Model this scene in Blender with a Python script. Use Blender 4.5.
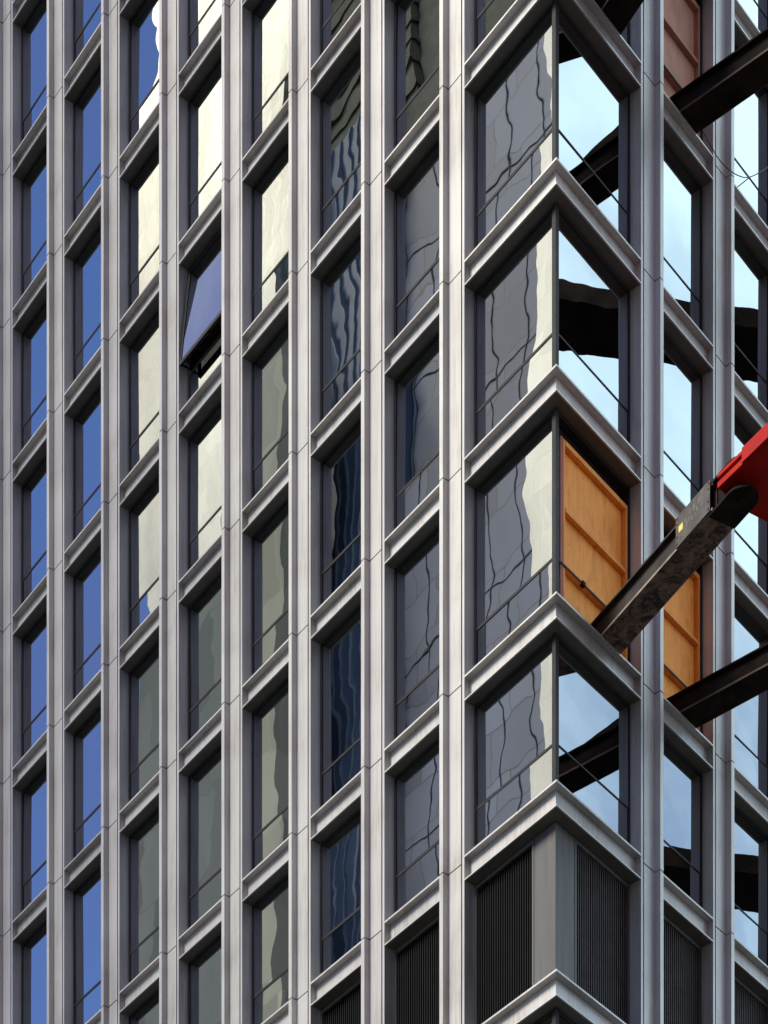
import bpy, bmesh, math, random
from mathutils import Vector, Matrix

random.seed(7)
for o in list(bpy.data.objects):
    bpy.data.objects.remove(o, do_unlink=True)
SC = bpy.context.scene
COL = SC.collection

# ------------------------------------------------------------------ camera
EYE = 1.7
F_PX, HORIZON, YAW, CX, CY = 2566.18, 2519.5, 0.9260, 33.9259, -29.272
cam = bpy.data.cameras.new("camera")
cam.sensor_fit = 'HORIZONTAL'
cam.sensor_width = 36.0
cam.lens = F_PX / 768 * 36.0
cam.shift_y = (HORIZON - 512) / 768
cam.clip_start = 0.5
cam.clip_end = 5000
cam_ob = bpy.data.objects.new("camera", cam)
cam_ob.location = (CX, CY, EYE)
cam_ob.rotation_euler = (math.radians(90), 0, YAW)
COL.objects.link(cam_ob)
SC.camera = cam_ob

# ------------------------------------------------------------------ light
SUN_EL = math.radians(39)
SUN_DIR = Vector((-0.26, -1.0, 0)).normalized()           # horizontal direction towards the sun
SUN_VEC = Vector((SUN_DIR.x * math.cos(SUN_EL), SUN_DIR.y * math.cos(SUN_EL), math.sin(SUN_EL)))
EXPOSURE = 1.66
W = bpy.data.worlds.new("World")
SC.world = W
W.use_nodes = True
wt = W.node_tree
wt.nodes.clear()


def N(tree, kind, **kw):
    n = tree.nodes.new(kind)
    for k, v in kw.items():
        if k in ('inp',):
            for kk, vv in v.items():
                n.inputs[kk].default_value = vv
        else:
            setattr(n, k, v)
    return n


sky = N(wt, 'ShaderNodeTexSky', sky_type='NISHITA', sun_disc=False, sun_elevation=SUN_EL,
        sun_rotation=math.atan2(SUN_DIR.x, SUN_DIR.y), air_density=1.0, dust_density=0.0, ozone_density=2.5)
# broken cloud towards +x +y; +x veil and -x +y bank added to brighten reveals and cladding
tc = N(wt, 'ShaderNodeTexCoord')
cn = N(wt, 'ShaderNodeTexNoise', inp={'Scale': 3.2, 'Detail': 7.0, 'Roughness': 0.55, 'Distortion': 0.6})
wt.links.new(tc.outputs['Generated'], cn.inputs['Vector'])
deep = N(wt, 'ShaderNodeMix', data_type='RGBA', blend_type='MULTIPLY')
deep.inputs['Factor'].default_value = 1.0
deep.inputs['B'].default_value = (0.68, 0.77, 1.0, 1)
wt.links.new(sky.outputs['Color'], deep.inputs['A'])
last = deep.outputs['Result']
for direction, d0, d1, n0, n1, colour in (((0.36, 0.70, 0.62), 0.55, 0.93, 0.25, 0.70, (11.2, 15.6, 16.0, 1)),
                                          ((0.93, -0.28, 0.30), 0.62, 0.93, 0.15, 0.70, (4.6, 3.8, 4.4, 1)),
                                          ((-0.66, -0.42, 0.62), 0.10, 0.60, 0.44, 0.72, (1.1, 1.6, 3.6, 1)),
                                          ((-0.60, 0.46, 0.65), 0.72, 0.92, 0.28, 0.66, (29.0, 28.6, 23.0, 1))):
    dotn = N(wt, 'ShaderNodeVectorMath', operation='DOT_PRODUCT')
    dotn.inputs[1].default_value = Vector(direction).normalized()
    wt.links.new(tc.outputs['Generated'], dotn.inputs[0])
    mask = N(wt, 'ShaderNodeMapRange', interpolation_type='SMOOTHSTEP')
    mask.inputs['From Min'].default_value = d0
    mask.inputs['From Max'].default_value = d1
    wt.links.new(dotn.outputs['Value'], mask.inputs['Value'])
    cr = N(wt, 'ShaderNodeMapRange', interpolation_type='SMOOTHSTEP')
    cr.inputs['From Min'].default_value = n0
    cr.inputs['From Max'].default_value = n1
    wt.links.new(cn.outputs['Fac'], cr.inputs['Value'])
    mm = N(wt, 'ShaderNodeMath', operation='MULTIPLY')
    wt.links.new(mask.outputs['Result'], mm.inputs[0])
    wt.links.new(cr.outputs['Result'], mm.inputs[1])
    mixw = N(wt, 'ShaderNodeMix', data_type='RGBA')
    mixw.inputs['B'].default_value = colour
    wt.links.new(mm.outputs[0], mixw.inputs['Factor'])
    wt.links.new(last, mixw.inputs['A'])
    last = mixw.outputs['Result']
bg = N(wt, 'ShaderNodeBackground', inp={'Strength': 0.07})
wo = N(wt, 'ShaderNodeOutputWorld')
tn = N(wt, 'ShaderNodeMix', data_type='RGBA', blend_type='MULTIPLY')
tn.inputs['Factor'].default_value = 1.0
tn.inputs['B'].default_value = (1.04, 0.965, 0.965, 1)
wt.links.new(last, tn.inputs['A'])
wt.links.new(tn.outputs['Result'], bg.inputs['Color'])
wt.links.new(bg.outputs[0], wo.inputs['Surface'])

sun = bpy.data.lights.new("sun", 'SUN')
sun.energy = 1.5                                            # veiled sun: broad and soft
sun.angle = math.radians(26)
sun.color = (1.0, 0.955, 0.81)
sun_ob = bpy.data.objects.new("sun", sun)
sun_ob.rotation_euler = SUN_VEC.to_track_quat('Z', 'Y').to_euler()
sun_ob.location = (0, 0, 150)
COL.objects.link(sun_ob)

SC.view_settings.view_transform = 'Standard'
SC.view_settings.look = 'None'
SC.view_settings.gamma = 1
SC.view_settings.use_curve_mapping = False
SC.view_settings.exposure = EXPOSURE
SC.cycles.max_bounces = 8
SC.cycles.glossy_bounces = 5
SC.cycles.transparent_max_bounces = 8

# ------------------------------------------------------------------ materials


def mat(name):
    m = bpy.data.materials.new(name)
    m.use_nodes = True
    t = m.node_tree
    return m, t, t.nodes['Principled BSDF']


def ramp(t, src, stops):
    r = N(t, 'ShaderNodeValToRGB')
    e = r.color_ramp.elements
    while len(e) > 1:
        e.remove(e[-1])
    e[0].position, e[0].color = stops[0][0], (*stops[0][1], 1)
    for p, c in stops[1:]:
        x = e.new(p)
        x.color = (*c, 1)
    t.links.new(src, r.inputs['Fac'])
    return r


def noise(t, scale, detail=4, rough=0.5, stretch=None, dist=0.0):
    g = N(t, 'ShaderNodeNewGeometry')
    n = N(t, 'ShaderNodeTexNoise', inp={'Scale': scale, 'Detail': detail, 'Roughness': rough, 'Distortion': dist})
    if stretch:
        mp = N(t, 'ShaderNodeMapping')
        mp.inputs['Scale'].default_value = stretch
        t.links.new(g.outputs['Position'], mp.inputs['Vector'])
        t.links.new(mp.outputs[0], n.inputs['Vector'])
    else:
        t.links.new(g.outputs['Position'], n.inputs['Vector'])
    return n


def bump(t, b, src, strength, dist):
    bp = N(t, 'ShaderNodeBump', inp={'Strength': strength, 'Distance': dist})
    t.links.new(src, bp.inputs['Height'])
    t.links.new(bp.outputs[0], b.inputs['Normal'])


def simple(name, c0, c1, scale=2.0, rough=0.5, metallic=0.0, stretch=None, bmp=None, detail=5, lo=0.35, hi=0.65, spec=0.4):
    m, t, b = mat(name)
    n = noise(t, scale, detail, 0.55, stretch)
    r = ramp(t, n.outputs['Fac'], [(lo, c0), (hi, c1)])
    t.links.new(r.outputs['Color'], b.inputs['Base Color'])
    b.inputs['Roughness'].default_value = rough
    b.inputs['Metallic'].default_value = metallic
    b.inputs['Specular IOR Level'].default_value = spec
    if bmp:
        bump(t, b, n.outputs['Fac'], *bmp)
    return m


M = {}
# satin coated aluminium: faint vertical streaking and a little grime
m, t, b = mat('satin_aluminium')
n1 = noise(t, 1.0, 7, 0.66, (13, 13, 0.45))
n2 = noise(t, 0.55, 4, 0.5)
ad = N(t, 'ShaderNodeMath', operation='ADD')
t.links.new(n1.outputs['Fac'], ad.inputs[0])
t.links.new(n2.outputs['Fac'], ad.inputs[1])
hf = N(t, 'ShaderNodeMath', operation='MULTIPLY', inp={1: 0.5})
t.links.new(ad.outputs[0], hf.inputs[0])
r = ramp(t, hf.outputs[0], [(0.32, (0.40, 0.375, 0.362)), (0.5, (0.55, 0.525, 0.505)), (0.66, (0.62, 0.595, 0.572))])
oi = N(t, 'ShaderNodeObjectInfo')
tone = ramp(t, oi.outputs['Random'], [(0.0, (0.86, 0.86, 0.88)), (0.5, (0.96, 0.95, 0.95)), (1.0, (1.0, 1.0, 0.985))])
g1 = noise(t, 1.0, 8, 0.7, (26, 26, 0.8), 0.3)                     # thin run-off streaks
g2 = noise(t, 0.9, 5, 0.6)
gm = N(t, 'ShaderNodeMath', operation='MULTIPLY')
t.links.new(g1.outputs['Fac'], gm.inputs[0])
t.links.new(g2.outputs['Fac'], gm.inputs[1])
gr = ramp(t, gm.outputs[0], [(0.26, (1, 1, 1)), (0.38, (0.80, 0.775, 0.74))])
last_ = r
for k_ in (tone, gr):
    mu = N(t, 'ShaderNodeMix', data_type='RGBA', blend_type='MULTIPLY')
    mu.inputs['Factor'].default_value = 1
    t.links.new(last_.outputs['Result' if last_ is not r else 'Color'], mu.inputs['A'])
    t.links.new(k_.outputs['Color'], mu.inputs['B'])
    last_ = mu
t.links.new(last_.outputs['Result'], b.inputs['Base Color'])
b.inputs['Metallic'].default_value = 0.3
b.inputs['Roughness'].default_value = 0.42
M['alu'] = m
M['gap'] = simple('joint_gasket', (0.004, 0.004, 0.004), (0.008, 0.008, 0.008), 5, 0.9, spec=0.1)
M['grey_panel'] = simple('grey_coated_panel', (0.085, 0.082, 0.078), (0.11, 0.106, 0.10), 1.5, 0.55, 0.1, (6, 6, 0.4))
M['soffit'] = simple('soffit_painted_shade', (0.105, 0.10, 0.082), (0.135, 0.128, 0.108), 2, 0.6)  # shade under the flange painted in as a darker colour
M['frame'] = simple('dark_bronze_frame', (0.018, 0.016, 0.017), (0.028, 0.025, 0.026), 3, 0.6, 0.0, spec=0.2)
M['louvre'] = simple('black_louvre', (0.003, 0.003, 0.003), (0.006, 0.006, 0.006), 4, 0.7, 0.0, spec=0.15)
M['louvre_brown'] = simple('bronze_louvre', (0.04, 0.032, 0.032), (0.06, 0.048, 0.048), 4, 0.6, 0.0, spec=0.2)
M['interior'] = simple('interior_plaster', (0.20, 0.19, 0.18), (0.26, 0.25, 0.23), 1.0, 0.9)
M['ceiling'] = simple('interior_ceiling', (0.16, 0.15, 0.14), (0.20, 0.19, 0.18), 1.0, 0.9)
M['steel'] = simple('dark_primer_steel', (0.012, 0.008, 0.007), (0.04, 0.023, 0.017), 2.6, 0.7, 0.0, bmp=(0.3, 0.01))
M['steel_black'] = simple('black_steel', (0.006, 0.004, 0.003), (0.026, 0.015, 0.010), 3.0, 0.75, 0.0, spec=0.1, bmp=(0.2, 0.01))
M['brown_edge'] = simple('rusty_edge', (0.06, 0.034, 0.024), (0.12, 0.07, 0.048), 4, 0.7)
M['lip'] = simple('worn_steel_edge', (0.20, 0.16, 0.14), (0.34, 0.29, 0.26), 5.0, 0.5, 0.4)
M['grey_plate'] = simple('grey_painted_steel', (0.06, 0.052, 0.045), (0.11, 0.095, 0.08), 7.0, 0.55, 0.2, bmp=(0.2, 0.005))
M['sticker'] = simple('yellow_sticker', (0.75, 0.55, 0.10), (0.85, 0.68, 0.2), 30, 0.5)
M['chalk'] = simple('chalk_marks', (0.30, 0.29, 0.28), (0.4, 0.39, 0.37), 30, 0.8)
m, t, b = mat('worn_red_paint')
n1 = noise(t, 2.2, 6, 0.6)
n2 = noise(t, 11, 7, 0.7, (1, 1, 2.5))
r = ramp(t, n1.outputs['Fac'], [(0.3, (0.33, 0.003, 0.001)), (0.7, (0.50, 0.008, 0.002))])
r2 = ramp(t, n2.outputs['Fac'], [(0.60, (0, 0, 0)), (0.66, (1, 1, 1))])
mx = N(t, 'ShaderNodeMix', data_type='RGBA')
mx.inputs['B'].default_value = (0.10, 0.03, 0.022, 1)
t.links.new(r2.outputs['Color'], mx.inputs['Factor'])
t.links.new(r.outputs['Color'], mx.inputs['A'])
t.links.new(mx.outputs['Result'], b.inputs['Base Color'])
b.inputs['Roughness'].default_value = 0.55
b.inputs['Specular IOR Level'].default_value = 0.12
bump(t, b, n2.outputs['Fac'], 0.2, 0.004)
M['red'] = m
M['cable'] = simple('black_cable', (0.02, 0.02, 0.02), (0.03, 0.03, 0.03), 5, 0.6)
M['asphalt'] = simple('asphalt', (0.035, 0.035, 0.037), (0.05, 0.049, 0.048), 8, 0.9, bmp=(0.3, 0.01))
M['roof'] = simple('roof_felt', (0.10, 0.10, 0.10), (0.15, 0.15, 0.145), 1, 0.9)

# rusty underside with flaking black paint
m, t, b = mat('rusty_steel')
n1 = noise(t, 3.2, 8, 0.68, None, 1.6)
n2 = noise(t, 24, 5, 0.7)
mx = N(t, 'ShaderNodeMath', operation='MULTIPLY_ADD', inp={1: 0.35})
t.links.new(n2.outputs['Fac'], mx.inputs[0])
t.links.new(n1.outputs['Fac'], mx.inputs[2])
r = ramp(t, mx.outputs[0], [(0.55, (0.020, 0.015, 0.013)), (0.62, (0.07, 0.045, 0.034)), (0.70, (0.20, 0.115, 0.075)), (0.85, (0.30, 0.19, 0.125))])
t.links.new(r.outputs['Color'], b.inputs['Base Color'])
b.inputs['Roughness'].default_value = 0.8
bump(t, b, mx.outputs[0], 0.8, 0.03)
M['rust'] = m


def plywood(name, light, mid, dark):
    m, t, b = mat(name)
    g = noise(t, 1.0, 6, 0.6, (14, 14, 1.2), 1.2)
    k = N(t, 'ShaderNodeTexVoronoi', inp={'Scale': 7.0, 'Randomness': 1.0})
    ge = N(t, 'ShaderNodeNewGeometry')
    t.links.new(ge.outputs['Position'], k.inputs['Vector'])
    r = ramp(t, g.outputs['Fac'], [(0.3, mid), (0.55, light), (0.75, mid)])
    kr = ramp(t, k.outputs['Distance'], [(0.06, (1, 1, 1)), (0.12, (0, 0, 0))])
    mxx = N(t, 'ShaderNodeMix', data_type='RGBA')
    mxx.inputs['B'].default_value = (*dark, 1)
    ml = N(t, 'ShaderNodeMath', operation='MULTIPLY', inp={1: 0.75})
    t.links.new(kr.outputs['Color'], ml.inputs[0])
    t.links.new(ml.outputs[0], mxx.inputs['Factor'])
    t.links.new(r.outputs['Color'], mxx.inputs['A'])
    st_ = noise(t, 2.4, 6, 0.65, (1, 1, 0.6), 0.6)
    sr = ramp(t, st_.outputs['Fac'], [(0.32, (0.82, 0.72, 0.60)), (0.55, (1, 1, 1)), (0.75, (1.0, 1.0, 1.0))])
    mm2 = N(t, 'ShaderNodeMix', data_type='RGBA', blend_type='MULTIPLY')
    mm2.inputs['Factor'].default_value = 1
    t.links.new(mxx.outputs['Result'], mm2.inputs['A'])
    t.links.new(sr.outputs['Color'], mm2.inputs['B'])
    t.links.new(mm2.outputs['Result'], b.inputs['Base Color'])
    b.inputs['Roughness'].default_value = 0.7
    return m


M['ply'] = plywood('plywood_sheet', (1.0, 0.40, 0.05), (0.78, 0.25, 0.022), (0.38, 0.11, 0.015))
M['stud'] = plywood('timber_stud', (0.88, 0.36, 0.06), (0.68, 0.24, 0.03), (0.30, 0.09, 0.01))
M['stud_red'] = plywood('stained_timber', (0.34, 0.09, 0.055), (0.26, 0.065, 0.04), (0.15, 0.04, 0.02))
M['ply_pink'] = plywood('pinkish_plywood', (0.50, 0.24, 0.165), (0.42, 0.19, 0.125), (0.35, 0.16, 0.11))  # pinkish brown sheet and stud colours, darker than the orange ply
M['stud_pink'] = plywood('pinkish_stud', (0.46, 0.22, 0.15), (0.38, 0.17, 0.12), (0.28, 0.11, 0.08))


def glass(name, wav, refl, tint, gl=(0.86, 0.92, 1.0)):
    """Coated pane: a mirror-like coat over a tinted see-through sheet, with roller-wave distortion."""
    m, t, b = mat(name)
    t.nodes.remove(b)
    out = [n for n in t.nodes if n.type == 'OUTPUT_MATERIAL'][0]
    ge = N(t, 'ShaderNodeNewGeometry')
    oi = N(t, 'ShaderNodeObjectInfo')
    off = N(t, 'ShaderNodeVectorMath', operation='SCALE')
    off.inputs[0].default_value = (37.0, 61.0, 23.0)
    t.links.new(oi.outputs['Random'], off.inputs['Scale'])
    ps = N(t, 'ShaderNodeVectorMath', operation='ADD')
    t.links.new(ge.outputs['Position'], ps.inputs[0])
    t.links.new(off.outputs[0], ps.inputs[1])
    acc = None
    for sc, amp in ((0.75, wav * 1.0), (2.2, wav * 0.45)):
        nz = N(t, 'ShaderNodeTexNoise', inp={'Scale': sc, 'Detail': 1.0, 'Roughness': 0.4})
        t.links.new(ps.outputs[0], nz.inputs['Vector'])
        sb = N(t, 'ShaderNodeVectorMath', operation='SUBTRACT')
        sb.inputs[1].default_value = (0.5, 0.5, 0.5)
        t.links.new(nz.outputs['Color'], sb.inputs[0])
        sl = N(t, 'ShaderNodeVectorMath', operation='SCALE')
        sl.inputs['Scale'].default_value = amp
        t.links.new(sb.outputs[0], sl.inputs[0])
        if acc is None:
            acc = sl
        else:
            a2 = N(t, 'ShaderNodeVectorMath', operation='ADD')
            t.links.new(acc.outputs[0], a2.inputs[0])
            t.links.new(sl.outputs[0], a2.inputs[1])
            acc = a2
    nn = N(t, 'ShaderNodeVectorMath', operation='ADD')
    t.links.new(ge.outputs['Normal'], nn.inputs[0])
    t.links.new(acc.outputs[0], nn.inputs[1])
    nm = N(t, 'ShaderNodeVectorMath', operation='NORMALIZE')
    t.links.new(nn.outputs[0], nm.inputs[0])
    go = N(t, 'ShaderNodeBsdfGlossy')
    go.inputs['Roughness'].default_value = 0.0
    go.inputs['Color'].default_value = (*gl, 1)
    t.links.new(nm.outputs[0], go.inputs['Normal'])
    tr = N(t, 'ShaderNodeBsdfTransparent')
    tr.inputs['Color'].default_value = (*tint, 1)
    mx = N(t, 'ShaderNodeMixShader')
    mx.inputs['Fac'].default_value = refl
    t.links.new(tr.outputs[0], mx.inputs[1])
    t.links.new(go.outputs[0], mx.inputs[2])
    t.links.new(mx.outputs[0], out.inputs['Surface'])
    return m


M['glass'] = glass('coated_glass', 0.0072, 0.46, (0.13, 0.135, 0.135))

# ------------------------------------------------------------------ mesh helpers


PHI = 1.3398                                             # the two street fronts meet at 76.8 degrees
E_R = (-math.cos(PHI), math.sin(PHI))                    # along the right front, away from the corner
N_R = (math.sin(PHI), math.cos(PHI))                     # out of the right front
K = 1 / math.tan(PHI / 2)                                # how far a mitre runs per metre of depth


def fmap(side):
    """(along the front from the corner, out of the wall, up) -> world"""
    if side == 'L':
        return lambda t, n, z: (-t, -n, z)
    return lambda t, n, z: (t * E_R[0] + n * N_R[0], t * E_R[1] + n * N_R[1], z)


def rloc(n, t, z=0.0):
    return Vector(fmap('R')(t, n, z))


def world(x, y, z):
    return (x, y, z)


class MB:
    """collects boxes and prisms into one mesh"""

    def __init__(self, fn=world):
        self.v, self.f, self.mi, self.fn = [], [], [], fn

    def hexa(self, pts, mi=0):
        b = len(self.v)
        self.v += [self.fn(*p) for p in pts]
        for q in ((0, 1, 2, 3), (7, 6, 5, 4), (0, 4, 5, 1), (1, 5, 6, 2), (2, 6, 7, 3), (3, 7, 4, 0)):
            self.f.append(tuple(b + i for i in q))
            self.mi.append(mi)

    def box(self, a0, a1, b0, b1, z0, z1, mi=0):
        self.hexa([(a0, b0, z0), (a1, b0, z0), (a1, b1, z0), (a0, b1, z0),
                   (a0, b0, z1), (a1, b0, z1), (a1, b1, z1), (a0, b1, z1)], mi)

    def prism(self, poly, z0, z1, mi=0):
        b = len(self.v)
        k = len(poly)
        self.v += [self.fn(x, y, z0) for x, y in poly] + [self.fn(x, y, z1) for x, y in poly]
        self.f += [tuple(range(b, b + k)), tuple(range(b + 2 * k - 1, b + k - 1, -1))]
        self.mi += [mi, mi]
        for i in range(k):
            j = (i + 1) % k
            self.f.append((b + i, b + k + i, b + k + j, b + j))
            self.mi.append(mi)

    def build(self, name, mats, parent=None, bevel=0.0, smooth=False):
        me = bpy.data.meshes.new(name)
        me.from_pydata(self.v, [], self.f)
        if not isinstance(mats, (list, tuple)):
            mats = [mats]
        for q in mats:
            me.materials.append(q)
        me.polygons.foreach_set('material_index', self.mi)
        bm = bmesh.new()
        bm.from_mesh(me)
        bmesh.ops.recalc_face_normals(bm, faces=bm.faces)
        if bevel:
            bmesh.ops.bevel(bm, geom=list(bm.edges), offset=bevel, segments=1, affect='EDGES', clamp_overlap=True)
        bm.to_mesh(me)
        bm.free()
        o = bpy.data.objects.new(name, me)
        COL.objects.link(o)
        if parent is not None:
            o.parent = parent
            base = Vector((0, 0, 0))
            p = parent
            while p is not None:
                base += p.location
                p = p.parent
            o.location = -base                                # vertices are in world metres
        return o


def tag(o, label=None, cat=None, group=None, kind=None):
    for k, v in (('label', label), ('category', cat), ('group', group), ('kind', kind)):
        if v:
            o[k] = v
    return o


def thing(name, label, cat, loc=(0, 0, 0), group=None):
    o = bpy.data.objects.new(name, None)
    o.location = loc
    COL.objects.link(o)
    return tag(o, label, cat, group)


# ------------------------------------------------------------------ the tower
Z = EYE
LEV = {0: 44.6934 + Z, 1: 41.1048 + Z, 2: 37.5044 + Z, 3: 33.5408 + Z, 4: 30.2662 + Z, 5: 26.9652 + Z}
for i in range(1, 8):
    LEV[-i] = LEV[0] + 3.6 * i
LEV[6] = LEV[5] - 3.29
LEV[7] = LEV[6] - 3.29
TIP = {'L': (2.661, 2.4233), 'R': (2.715, 2.4237)}
FACES = {'L': 0.367, 'R': 0.338}
BLADE, BD = 0.105, 0.13                  # pilaster face, blade width, blade depth
SPH = 0.405                                           # spandrel height
GN = 0.250                                             # glass plane behind the face
E_ = 0.004                                            # flange tips ahead of the face
tower = thing('office_tower', 'corner tower with silver grey metal grid facade and reflective windows', 'building')


def tip(side, k):
    a, p = TIP[side]
    return a + k * p


def opening(side, k):
    """t range of the clear opening of bay k (0 = corner bay)"""
    t0 = GN * K if k == 0 else tip(side, k - 1) + FACES[side] + BLADE
    return t0, tip(side, k) - 0.098


def pilaster(side, k, top, bot):
    """flat face, projecting blade on its far side and a thin jamb plate on its near side, jointed at every floor"""
    fn = fmap(side)
    b = MB(fn)
    t0 = tip(side, k)
    FACE = FACES[side]
    g = 0.013
    cuts = sorted([LEV[i] - 0.0649 for i in LEV if bot < LEV[i] - 0.09 < top] + [bot, top])
    for z0, z1 in zip(cuts[:-1], cuts[1:]):
        a0, a1 = z0 + g, z1 - g
        b.box(t0, t0 + FACE, -0.10, 0.0, a0, a1)
        b.box(t0 + FACE, t0 + FACE + BLADE, -0.10, BD, a0, a1)
    b.box(t0 + 0.004, t0 + FACE + BLADE - 0.004, -0.16, -0.1005, bot, top, 1)       # dark gasket behind the joints
    b.box(t0 - 0.040, t0 + 0.004, -0.20, -0.06, bot, top, 1)                         # shadow gap
    b.box(t0 - 0.098, t0 - 0.036, -0.30, 0.0, bot, top)                             # jamb plate of the next bay
    b.box(t0 + FACE + BLADE - 0.05, t0 + FACE + BLADE, -0.30, -0.1625, bot, top)    # far jamb
    b.box(t0 - 0.036, t0 + FACE + BLADE - 0.05, -0.42, -0.2025, bot, top, 1)         # body
    return b.build('pilaster', [M['alu'], M['gap']], tower)


def spandrel(side, k, lv):
    """channel shaped band: top flange, recessed web, bottom flange with a deep soffit"""
    fn = fmap(side)
    z1 = LEV[lv] + 0.052
    z0 = LEV[lv] - SPH
    t0, t1 = opening(side, k)
    b = MB(fn)

    def bar(n0, n1, a0, a1, m_=0):
        if k == 0:                                      # mitred at the corner
            b.hexa([(-n0 * K, n0, a0), (t1, n0, a0), (t1, n1, a0), (-n1 * K, n1, a0),
                    (-n0 * K, n0, a1), (t1, n0, a1), (t1, n1, a1), (-n1 * K, n1, a1)], m_)
        else:
            b.box(t0 + .001, t1 - .001, n0, n1, a0, a1, m_)
    bar(-0.262, E_, z1 - 0.036, z1)                     # top flange / sill
    bar(-0.165, -0.135, z0 + 0.0262, z1 - 0.0372)         # web
    bar(E_ - 0.03, E_, z0, z0 + 0.025)                  # bottom flange edge
    bar(-0.262, E_ - 0.0305, z0 + 0.002, z0 + 0.023, 2)   # soffit, its shade painted in
    bar(-0.40, -0.264, z0 - 0.01, z1 + 0.01, 1)         # dark backing
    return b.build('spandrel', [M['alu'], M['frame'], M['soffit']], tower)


def quad_pane(fn, t0, t1, z0, z1, n, tilt_t, tilt_z, th=0.012):
    tm, zm = (t0 + t1) / 2, (z0 + z1) / 2
    b = MB(fn)

    def p(t, z, d):
        return (t, n + d + (t - tm) * tilt_t + (z - zm) * tilt_z, z)
    b.v += [fn(*p(t, z, 0)) for t, z in ((t0, z0), (t1, z0), (t1, z1), (t0, z1))]
    b.f.append((0, 1, 2, 3))
    b.mi.append(0)
    return b


def fix_outward(o, side):
    want = Vector((0, -1, 0)) if side == 'L' else Vector((N_R[0], N_R[1], 0))
    if o.data.polygons[0].normal.dot(want) < 0:
        o.data.flip_normals()


def window(side, k, lv, boarded=False, openw=False, tilts=None):
    fn = fmap(side)
    t0, t1 = opening(side, k)
    z0, z1 = LEV[lv + 1] + 0.0, LEV[lv] - SPH
    zt = z0 + 0.97
    tw = 0.026 if side == 'L' else 0.016
    fr = 0.052
    b = MB(fn)
    n0, n1 = -0.40, -0.236
    a0 = t0 - 0.0
    za, zb_ = z0 + 0.012, z1 - 0.012
    b.box(t1 - fr, t1, n0, n1, za, zb_)                              # jamb away from the corner
    if k == 0:
        s = 0.034                                                    # half of the corner post, mitred
        te = t0 + s + 0.022
        b.prism([((GN - s) * K, -GN + s), (te, -GN + s), (te, -GN - s), ((GN + s) * K, -GN - s)], za, zb_)
        ti = te
    else:
        b.box(t0, t0 + fr, n0, n1, za, zb_)
        ti = t0 + fr
    to = t1 - fr
    b.box(ti + .001, to - .001, n0, n1, zb_ - fr, zb_)               # head
    b.box(ti + .001, to - .001, n0, n1, za, za + fr)                 # sill bar
    b.box(ti + .001, to - .001, -0.30, -0.244, zt - tw, zt + tw)     # transom
    w = b.build('window', M['frame'], tower)
    if boarded:
        return w
    rr = random.Random((7919 if side == 'R' else 104) + 131 * k + 17 * (lv + 9))
    tt = (lambda: rr.gauss(0, 0.0026)) if tilts is None else (lambda: 0)
    lo = quad_pane(fn, ti, to, za + fr, zt - tw, -GN - 0.004, rr.gauss(0, .002), rr.gauss(0, .002)).build('pane', M['glass'], w)
    fix_outward(lo, side)
    if not openw:
        up = quad_pane(fn, ti, to, zt + tw, zb_ - fr, -GN, rr.gauss(0, .0024), rr.gauss(0, .0024)).build('pane', M['glass'], w)
        fix_outward(up, side)
    else:                                                            # top hung sash pushed out at the bottom
        zz0, zz1 = zt + 0.03, zb_ - fr - 0.004
        sl = 0.25 / (zz1 - zz0)
        s = MB(lambda t, n, z: fn(t, n - 0.258 + (zz1 - z) * sl, z))
        s.box(ti, ti + 0.06, -0.03, 0.03, zz0, zz1)
        s.box(to - 0.06, to, -0.03, 0.03, zz0, zz1)
        s.box(ti + .061, to - .061, -0.03, 0.03, zz0, zz0 + 0.09)
        s.box(ti + .061, to - .061, -0.03, 0.03, zz1 - 0.06, zz1)
        so = s.build('sash', M['frame'], w)
        tag(so, 'open top hung sash tilted outwards')
        p = quad_pane(lambda t, n, z: fn(t, n - 0.253 + (zz1 - z) * sl, z), ti + .06, to - .06, zz0 + .09, zz1 - .06, 0.012, 0, 0).build('sash_pane', M['glass'], w)
        fix_outward(p, side)
        for q in (0.12, 0.38, 0.62, 0.86):                           # locks on the exposed bottom rail
            tq = ti + (to - ti) * q
            hw = MB(fn)
            hw.box(tq - 0.05, tq + 0.05, -0.10, -0.035, zz0 - 0.035, zz0 - 0.002)
            hw.build('window_lock', M['louvre'], w)
        for q in (ti + 0.035, to - 0.06):
            hw = MB(fn)
            hw.hexa([(q, -0.30, zz0 + .02), (q + .02, -0.30, zz0 + .02), (q + .02, 0.0, zz0 - .01), (q, 0.0, zz0 - .01),
                     (q, -0.30, zz0 + .05), (q + .02, -0.30, zz0 + .05), (q + .02, 0.0, zz0 + .02), (q, 0.0, zz0 + .02)])
            hw.build('window_stay', M['louvre'], w)
    return w


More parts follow.
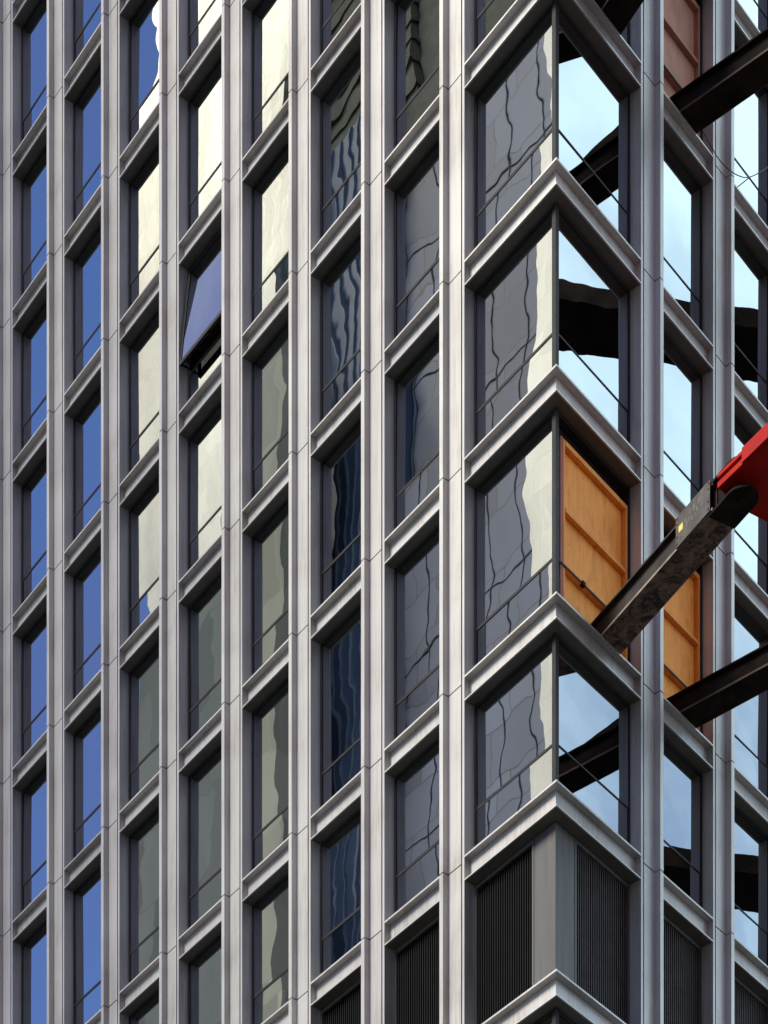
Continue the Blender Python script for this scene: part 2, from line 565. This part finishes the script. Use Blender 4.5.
def louvre(side, k, lv):
    fn = fmap(side)
    t0, t1 = opening(side, k)
    z0, z1 = LEV[lv + 1], LEV[lv] - SPH
    b = MB(fn)
    za, zb_ = z0 + 0.012, z1 - 0.012
    fr = 0.05
    ts = t0
    if k == 0:
        ts = t0 + 0.58
    b.box(ts, ts + fr, -0.33, -0.242, za, zb_)
    b.box(t1 - fr, t1, -0.33, -0.242, za, zb_)
    b.box(ts + fr, t1 - fr, -0.33, -0.242, zb_ - 0.07, zb_)
    b.box(ts + fr, t1 - fr, -0.33, -0.242, za, za + fr)
    p = b.build('louvre_panel', M['grey_panel'], tower)
    g = MB(fn)
    g.box(ts + fr, t1 - fr, -0.335, -0.315, za + fr, zb_ - 0.07)
    n = int((t1 - ts - 2 * fr) / 0.065)
    w = (t1 - ts - 2 * fr) / n
    for i in range(n):
        q = ts + fr + i * w
        g.box(q + w * 0.2, q + w * 0.62, -0.315, -0.272, za + fr, zb_ - 0.07)
    g.build('louvre_blades', M['louvre'] if side == 'L' else M['louvre_brown'], p)
    if k == 0:
        s = MB(fn)
        s.prism([(0.25 * K, -0.25), (ts - 0.004, -0.25), (ts - 0.004, -0.33), (0.33 * K, -0.33)], za, zb_)
        s.build('side_panel', M['grey_panel'], p)
    return p


# which level range each bay needs (those the frame looks at, and one ring round it)
BAYS = {'L': {0: (-1, 5), 1: (-1, 5), 2: (-2, 4), 3: (-2, 4), 4: (-3, 4), 5: (-4, 3), 6: (-4, 3), 7: (-5, 2), 8: (-5, 2)},
        'R': {0: (-1, 5), 1: (-1, 5), 2: (-2, 4)}}
BOARDED = {('R', 0, 2), ('R', 1, 2), ('R', 1, -1)}
OPEN = {('L', 4, -1)}
LOUVRE_ROW = 4
ZTOP, ZBOT = LEV[-6] + 1.0, LEV[7]
for side, bays in BAYS.items():
    for k, (a, z) in bays.items():
        pilaster(side, k, ZTOP, ZBOT)
        for lv in range(a, z + 1):
            spandrel(side, k, lv)
            if lv == LOUVRE_ROW:
                louvre(side, k, lv)
            else:
                window(side, k, lv, (side, k, lv) in BOARDED, (side, k, lv) in OPEN)
        spandrel(side, k, z + 1)

# inside: slabs, partitions and the lift core that show through the panes
TEND = {q: tip(q, 8 if q == 'L' else 2) + FACES[q] + BLADE for q in 'LR'}
for side in 'LR':
    fn = fmap(side)
    te = TEND[side]
    for lv in range(-6, 8):
        sl = MB(fn)
        sl.prism([(0.43 * K + .002, -0.43), (te - .05, -0.43), (te - .05, -3.6), (3.6 * K + .002, -3.6)], LEV[lv] - 0.40, LEV[lv] - 0.06)
        sl.build('floor_slab', M['ceiling'], tower)
    co = MB(fn)
    co.prism([(3.61 * K + .002, -3.61), (te + 1, -3.61), (te + 1, -4.0), (4.0 * K + .002, -4.0)], 0, ZTOP)
    for k in range(1, 9 if side == 'L' else 3, 2):
        q = tip(side, k) + 0.18
        co.box(q - 0.06, q + 0.06, -3.6, -0.45, ZBOT, ZTOP)
    co.build('core_wall', M['interior'], tower)
    sh = MB(fn)
    for a0, a1 in ((0, ZBOT - 0.01), (ZTOP + 0.01, ZTOP + 1.2)):      # plain shaft below the part in view, and the parapet
        sh.prism([(0.02 * K, -0.02), (te, -0.02), (te, -0.40), (0.40 * K, -0.40)], a0, a1)
    sh.box(te + .003, te + 0.25, -12, -0.3, 0, ZTOP)
    sh.build('shaft_wall', M['alu'], tower)

# ------------------------------------------------------------------ boarded openings


def board(k, lv, sheet, stud, edge, label):
    fn = fmap('R')
    t0, t1 = opening('R', k)
    if k == 0:
        t0 += 0.165
    else:
        t0 += 0.055
    t1 -= 0.035
    z0, z1 = LEV[lv + 1] + 0.07, LEV[lv] - SPH - (0.34 if k == 0 else 0.20)
    h = z1 - z0
    r = thing('plywood_panel', label, 'plywood panel', fn((t0 + t1) / 2, -0.42, z0), 'plywood panels closing empty window openings')
    b = MB(fn)
    b.box(t0, t1, -0.378, -0.360, z0, z1)
    b.build('sheet', sheet, r)
    zt = z0 + 0.98
    for (a0, a1) in ((t0, t0 + 0.10), (t1 - 0.07, t1)):
        s = MB(fn)
        s.box(a0, a1, -0.358, -0.262, z0, z1)
        s.build('stud', edge if a0 == t0 and k == 0 else stud, r, 0.004)
    if k == 0:
        s = MB(fn)
        s.box(t0 + 0.102, t0 + 0.152, -0.358, -0.27, z0, z1)
        s.build('stud', stud, r, 0.004)
    i0 = t0 + (0.154 if k == 0 else 0.102)
    for zz, hh in ((z1 - 0.09, 0.09), (zt + (z1 - zt) * 0.42, 0.07), (z0, 0.08), (zt - .10, 0.08)):
        s = MB(fn)
        s.box(i0, t1 - 0.072, -0.358, -0.262, zz, zz + hh)
        s.build('rail', stud, r, 0.004)
    if k == 0:                                                       # clamp on the steel transom
        s = MB(fn)
        tm = t0 + (t1 - t0) * 0.30
        s.box(tm, tm + 0.10, -0.31, -0.225, zt - 0.115, zt - 0.035)
        s.build('clamp', M['steel_black'], r, 0.01)
    return r


board(0, 2, M['ply'], M['stud'], M['stud_red'], 'orange plywood panel in the tall corner opening above the rusty beam')
board(1, 2, M['ply'], M['stud'], M['stud_red'], 'orange plywood panel in the opening between the rusty beam and black beam')
board(1, -1, M['ply_pink'], M['stud_pink'], M['stud_pink'], 'pinkish brown plywood panel high up above the black beam')

# ------------------------------------------------------------------ crane tie beams


def beam(label, start, az, length, width, zb, h, mats, lug=True):
    """H section lying level: flanges top and bottom, web between; returned with its parts"""
    a = math.radians(az)
    ux, uy = math.cos(a), math.sin(a)
    vx, vy = -uy, ux                                              # across the beam, away from the corner

    def fn(s, w, z):
        return tuple(rloc(start[0] + s * ux + w * vx, start[1] + s * uy + w * vy, z))
    r = thing('steel_beam', label, 'steel beam', rloc(start[0], start[1], zb), 'crane tie beams sticking out of the windows')
    tf = 0.032
    b = MB(fn)
    b.box(-0.7, length, 0.004, width - 0.004, zb, zb + tf)
    b.build('bottom_flange', mats['under'], r)
    for q in (0.4, 0.6, 2.4, 2.6):                                 # bolt heads under the flange
        for w_ in (0.09, width - 0.09):
            b = MB(fn)
            b.prism([(q + 0.02 * math.cos(i * math.pi / 3), w_ + 0.02 * math.sin(i * math.pi / 3)) for i in range(6)], zb - 0.018, zb - 0.0005)
            b.build('bolt_head', mats['side'], r)
    b = MB(fn)
    b.box(-0.7, length, 0.0, width, zb + h - tf, zb + h)
    b.build('top_flange', mats['side'], r)
    b = MB(fn)
    b.box(-0.7, length, width * 0.16, width * 0.30, zb + tf + .001, zb + h - tf - .001)
    b.build('web', mats['side'], r)
    for ww in (-0.008, width):
        b = MB(fn)
        b.box(-0.7, length, ww - 0.0, ww + 0.008, zb - 0.003, zb + tf + 0.004)
        b.build('edge_strip', mats['lip'], r)
    if lug:
        c = width / 2
        R_ = 0.27
        poly = [(length - 0.12, c - R_), (length + 0.45, c - R_)] + \
               [(length + 0.45 + R_ * math.sin(q), c - R_ * math.cos(q)) for q in [math.pi * i / 14 for i in range(1, 14)]] + \
               [(length + 0.45, c + R_), (length - 0.12, c + R_)]
        for z_, th in ((zb - 0.045, 0.04), (zb + h + .003, 0.04)):
            b = MB(fn)
            b.prism(poly, z_, z_ + th)
            b.build('lug_plate', mats['lug'], r)
        b = MB(fn)
        b.box(length + .002, length + 0.30, c - 0.16, c + 0.16, zb + .002, zb + h)
        b.build('end_block', mats['lug'], r)
        b = MB(fn)
        b.prism([(length + 0.45 + 0.06 * math.cos(q), c + 0.06 * math.sin(q)) for q in [math.pi * i / 8 for i in range(16)]], zb - 0.10, zb + h + 0.1)
        b.build('pin', mats['lug'], r)
    return r, fn


ZB = 33.601 + Z
rusty = dict(under=M['rust'], side=M['steel'], lip=M['lip'], lug=M['steel_black'])
black = dict(under=M['steel_black'], side=M['steel_black'], lip=M['brown_edge'], lug=M['steel_black'])
b1, f1 = beam('rusty brown steel beam with grey yellow stickered plate, pinned to red bracket', (0.115, 1.339), -21.0, 3.17, 0.54, ZB, 0.45, rusty)
pl = MB(f1)
pl.box(2.16, 3.13, -0.034, -0.012, ZB - 0.004, ZB + 0.52)
plate = pl.build('splice_plate', M['grey_plate'], b1, 0.004)
st = MB(f1)
st.box(2.25, 2.37, -0.0375, -0.0345, ZB + 0.21, ZB + 0.32)
st.build('sticker', M['sticker'], plate)
for sx in (2.20, 3.09):
    for sz in (0.05, 0.17, 0.38, 0.48):
        bo = MB(f1)
        bo.box(sx - 0.014, sx + 0.014, -0.046, -0.0345, ZB + sz - 0.014, ZB + sz + 0.014)
        bo.build('bolt_head', M['brown_edge'], plate, 0.004)
ck = MB(f1)                                                       # faint illegible chalk strokes
rr = random.Random(3)
for i in range(16):
    s0 = 2.45 + 0.03 * i + rr.uniform(-.01, .01)
    z0 = ZB + 0.18 + rr.uniform(0, .16)
    d, hh = rr.uniform(-.015, .02), rr.uniform(.03, .09)
    ck.hexa([(s0, -0.036, z0), (s0 + .006, -0.036, z0), (s0 + .006, -0.0345, z0), (s0, -0.0345, z0),
             (s0 + d, -0.036, z0 + hh), (s0 + d + .006, -0.036, z0 + hh), (s0 + d + .006, -0.0345, z0 + hh), (s0 + d, -0.0345, z0 + hh)])
ck.build('chalk_marks', M['chalk'], plate)
b2, f2 = beam('black steel beam running from below the second orange panel to the right', (0.10, 3.925), -0.6, 4.0, 0.53, ZB, 0.41, black)
ZU = 44.753 + Z
b3, f3 = beam('black steel beam crossing in front of the pinkish panel at upper right', (0.12, 3.91), 0.2, 4.0, 0.55, ZU, 0.42, black)
b4, f4 = beam('black steel beam end at the top edge above the corner windows', (0.115, 1.339), -21.0, 3.17, 0.54, ZU, 0.45, black)

# red crane collar the lower beams are pinned to, and its twin eleven metres higher


def collar(z, label):
    r = thing('crane_collar', label, 'crane bracket', rloc(3.24, 0.08, z), 'red crane collars')

    def fn(n, t, zz):
        return tuple(rloc(n, t, zz))
    sl_ = -0.2845                                                     # the near edge of the bracket in plan

    def edge(n, off):
        return (n, 0.08 + (n - 3.24) * sl_ + off)
    b = MB(fn)
    b.prism([edge(3.26, 0.05), edge(6.4, 0.05), (6.4, 5.0), (4.5, 5.0), (3.52, 1.30), (3.36, 0.84)], z + 0.19, z + 0.30)
    b.build('bottom_plate', M['red'], r, 0.004)
    b = MB(fn)
    b.prism([edge(3.24, 0), edge(6.4, 0), edge(6.4, 0.045), edge(3.24, 0.045)], z + 0.185, z + 0.29)
    b.build('lower_lip', M['red'], r, 0.006)
    b = MB(fn)
    b.prism([edge(3.84, -0.035), edge(6.4, -0.035), edge(6.4, -0.004), edge(3.84, -0.004)], z + 0.18, z + 0.43)
    b.build('side_plate', M['red'], r, 0.006)
    b = MB(fn)
    b.prism([edge(3.24, 0.0), edge(6.4, 0.0), edge(6.4, 0.6), edge(3.3, 0.6)], z + 0.36, z + 0.425)
    b.build('top_plate', M['red'], r, 0.006)
    for t in (1.6, 2.6, 3.6):
        b = MB(fn)
        b.box(4.4, 6.2, t, t + 0.03, z + 0.09, z + 0.188)
        b.build('stiffener', M['red'], r)
    return r


collar(ZB, 'bright red steel crane bracket at the right edge holding the rusty beam')

# ------------------------------------------------------------------ cable


def tube(name, pts, rad, m_, parent=None):
    bm = bmesh.new()
    rings = []
    k = 6
    for i, p in enumerate(pts):
        p = Vector(p)
        d = (Vector(pts[min(i + 1, len(pts) - 1)]) - Vector(pts[max(i - 1, 0)])).normalized()
        a = d.cross(Vector((0.3, 0.2, 1))).normalized()
        c = d.cross(a)
        rings.append([bm.verts.new(p + rad * (a * math.cos(q) + c * math.sin(q))) for q in [2 * math.pi * j / k for j in range(k)]])
    for r0, r1 in zip(rings[:-1], rings[1:]):
        for j in range(k):
            bm.faces.new((r0[j], r0[(j + 1) % k], r1[(j + 1) % k], r1[j]))
    bm.faces.new(rings[0])
    bm.faces.new(rings[-1][::-1])
    bmesh.ops.recalc_face_normals(bm, faces=bm.faces)
    me = bpy.data.meshes.new(name)
    bm.to_mesh(me)
    bm.free()
    me.materials.append(m_)
    for q in me.polygons:
        q.use_smooth = True
    o = bpy.data.objects.new(name, me)
    COL.objects.link(o)
    return o


def catmull(ps, n=8):
    out = []
    P = [ps[0]] + ps + [ps[-1]]
    for i in range(1, len(P) - 2):
        a, b, c, d = [Vector(q) for q in P[i - 1:i + 3]]
        for j in range(n):
            s = j / n
            out.append(0.5 * ((2 * b) + (c - a) * s + (2 * a - 5 * b + 4 * c - d) * s * s + (3 * b - a - 3 * c + d) * s ** 3))
    out.append(Vector(ps[-1]))
    return out


za = LEV[0]
CABLE = [(0.020, 4.008, 45.043 + Z), (0.020, 4.450, 44.970 + Z), (0.030, 4.953, 44.815 + Z), (0.050, 5.132, 44.740 + Z), (0.160, 5.274, 44.586 + Z), (0.200, 5.600, 44.649 + Z), (0.200, 6.031, 44.923 + Z), (0.200, 6.688, 45.577 + Z), (0.200, 7.509, 46.489 + Z)]
tag(tube('cable', catmull([rloc(*q) for q in CABLE]), 0.009, M['cable']),
    'thin black cable looping off the flange beside the upper black beam', 'cable')

# ------------------------------------------------------------------ the street and what the panes mirror, plus added sky blockers
g = MB()
g.box(-900, 900, -900, 900, -0.5, 0.0)
tag(g.build('street', M['asphalt']), kind='structure')


def stone(name, c, joint, bw=1.9, bh=1.2, vary=0.88):
    m, t, b = mat(name)
    br = N(t, 'ShaderNodeTexBrick', inp={'Scale': 1.0, 'Mortar Size': 0.03, 'Brick Width': bw, 'Row Height': bh})
    br.offset = 0.5
    br.inputs['Color1'].default_value = (*[q * 1.0 for q in c], 1)
    br.inputs['Color2'].default_value = (*[q * vary for q in c], 1)
    br.inputs['Mortar'].default_value = (*joint, 1)
    g = N(t, 'ShaderNodeNewGeometry')
    sp = N(t, 'ShaderNodeSeparateXYZ')
    t.links.new(g.outputs['Position'], sp.inputs[0])
    su = N(t, 'ShaderNodeMath', operation='ADD')
    t.links.new(sp.outputs['X'], su.inputs[0])
    t.links.new(sp.outputs['Y'], su.inputs[1])
    cb = N(t, 'ShaderNodeCombineXYZ')
    t.links.new(su.outputs[0], cb.inputs['X'])
    t.links.new(sp.outputs['Z'], cb.inputs['Y'])
    t.links.new(cb.outputs[0], br.inputs['Vector'])
    n = noise(t, 0.12, 6, 0.6, (1, 1, 0.35))
    mx = N(t, 'ShaderNodeMix', data_type='RGBA', blend_type='MULTIPLY')
    rp = ramp(t, n.outputs['Fac'], [(0.3, (0.60, 0.58, 0.54)), (0.65, (1, 1, 1))])
    mx.inputs['Factor'].default_value = 1
    t.links.new(br.outputs['Color'], mx.inputs['A'])
    t.links.new(rp.outputs['Color'], mx.inputs['B'])
    t.links.new(mx.outputs['Result'], b.inputs['Base Color'])
    b.inputs['Roughness'].default_value = 0.8
    return m


M['cream'] = stone('champagne_cladding', (0.90, 0.88, 0.77), (0.80, 0.78, 0.66))
cb_ = M['cream'].node_tree.nodes['Principled BSDF']
cb_.inputs['Metallic'].default_value = 0.85
cb_.inputs['Roughness'].default_value = 0.14
bump(M['cream'].node_tree, cb_, noise(M['cream'].node_tree, 0.25, 5, 0.6, (1.4, 1.4, 0.3)).outputs['Fac'], 0.06, 0.5)
M['dark_stone'] = stone('dark_granite', (0.26, 0.265, 0.24), (0.18, 0.18, 0.165), 2.2, 3.3, 0.55)
M['tan_stone'] = stone('tan_brick', (0.80, 0.73, 0.56), (0.62, 0.57, 0.43), 2.4, 3.1, 0.6)
M['lavender'] = stone('grey_blue_panels', (0.245, 0.255, 0.36), (0.10, 0.07, 0.08), 2.6, 1.95, 0.55)
M['lavender'].node_tree.nodes['Principled BSDF'].inputs['Roughness'].default_value = 0.3
M['navy'] = simple('dark_blue_curtain_wall', (0.04, 0.055, 0.10), (0.07, 0.09, 0.15), 0.2, 0.25)
M['mull'] = simple('dark_mullion', (0.02, 0.02, 0.022), (0.03, 0.03, 0.032), 2, 0.5)
M['mull_light'] = simple('pale_mullion', (0.11, 0.13, 0.17), (0.16, 0.18, 0.23), 2, 0.5)
M['crown'] = simple('dark_plant_screen', (0.075, 0.068, 0.045), (0.12, 0.108, 0.072), 2, 0.7)
M['brick_dark'] = stone('dark_brown_brick', (0.075, 0.065, 0.06), (0.06, 0.055, 0.05))


def tower_block(name, label, x0, x1, yf, depth, h, body, base=None, cornice=True, zb=50):
    r = thing(name, label, 'building', ((x0 + x1) / 2, yf, 0))
    b = MB()
    b.box(x0, x1, yf - depth, yf, zb if base else 0, h)
    b.build('wall', body, r)
    if base:  # dark lower floors added to cut light bounced up to the soffits
        b = MB()
        b.box(x0, x1, yf - depth, yf, 0, zb - 0.02)
        b.build('lower_wall', base, r)
    if cornice:
        c = MB()
        c.box(x0 - 0.5, x1 + 0.5, yf - depth - 0.5, yf + 0.5, h + .003, h + 1.4)
        c.build('cornice', body, r)
    return r


YF = 0.5 - 30
tower_block('clad_building', 'tall cream metal clad building mirrored in the upper panes left of centre', -63.1, -51.05, YF, 26, 136, M['cream'], M['brick_dark'])
tower_block('granite_building', 'lower dark grey stone building mirrored below the cream one', -59.6, -52.75, YF + 2.2, 2.0, 81.1, M['dark_stone'], cornice=False)
tower_block('brick_building', 'tan brick building mirrored in the lower panes left of centre', -52.7, -49.0, YF + 2.0, 1.9, 88, M['tan_stone'], M['brick_dark'], cornice=False)
bl = tower_block('glass_building', 'dark blue glass building with pale mullions mirrored between the brick and grey buildings', -51.0, -45.75, YF - 1, 22, 96.4, M['navy'], cornice=False)
for i in range(9):
    x = -50.9 + i * 0.62
    mm_ = MB()
    mm_.box(x, x + (0.05, 0.12, 0.07)[i % 3], YF - 0.998, YF - 0.90, 20, 96.4)
    mm_.build('mullion', M['mull_light'], bl)
c = MB()
for i in range(16):
    c.box(-51.0, -45.75, YF - 22, YF - 1.05, 96.42 + i * 0.8, 96.9 + i * 0.8)
c.box(-50.9, -45.85, YF - 21, YF - 1.15, 96.42, 111)
c.build('plant_screen', M['crown'], bl)
lv_ = tower_block('slab_building', 'grey blue panelled building with thin dark joints mirrored near the corner', -45.65, -35.75, YF - 1.5, 22, 93.6, M['lavender'], cornice=False)
mm_ = MB()
for i in range(6):
    x = -45.5 + i * 1.9
    mm_.box(x, x + 0.04, YF - 1.498, YF - 1.47, 20, 93.6)
for i in range(20):
    z = 19 + i * 3.9
    mm_.box(-45.65, -35.75, YF - 1.497, YF - 1.47, z, z + 0.045)
mm_.build('joint_grid', M['mull'], lv_)
c = MB()
c.box(-45.65, -35.75, YF - 22, YF - 1.45, 93.62, 112)
c.build('plant_screen', M['crown'], lv_)
tower_block('narrow_building', 'narrow cream clad building mirrored at the edge of the corner panes', -35.65, -33.2, YF, 26, 120, M['cream'], M['brick_dark'])
tower_block('rear_sky_blocker', 'unseen dark brick block behind the viewer, added to cut sky light', 50, 88, -36, 45, 118, M['brick_dark'])  # added out of view to keep sky light off the blade sides

tower_block('side_sky_blocker', 'unseen dark brick block beyond the right edge, added to cut sky light', 42, 66, -3, 26, 112, M['brick_dark'])  # unseen, put in to hold sky light back from the right front


def mast_frame(z, label):
    r = thing('crane_mast', label, 'crane', rloc(9.5, 8.0, z - 6))

    def fn(n, t, zz):
        return tuple(rloc(n, t, zz))
    b = MB(fn)
    b.prism([(2.0, 6.85), (9.0, 7.95), (9.0, 8.35), (2.0, 7.25)], z - 0.2, z + 0.2)
    b.build('strut', M['steel_black'], r)
    b = MB(fn)
    b.prism([(8.0 - .5, 7.8 - .42), (2.6 - .5, 14.3 - .42), (2.6 + .5, 14.3 + .42), (8.0 + .5, 7.8 + .42)], z - 0.25, z + 0.15)
    b.build('walkway', M['steel_black'], r)
    for x in (9.0, 10.6):
        for y in (7.4, 9.0):
            b = MB(fn)
            b.box(x, x + 0.16, y, y + 0.16, z - 6, z + 5.1)
            b.build('mast_leg', M['steel_black'], r)
    return r


mast_frame(36.6 + Z, 'dark crane frame mirrored as bands across the lower right panes')
mast_frame(36.6 + 12.05 + Z, 'dark crane frame mirrored as bands across the upper right panes')
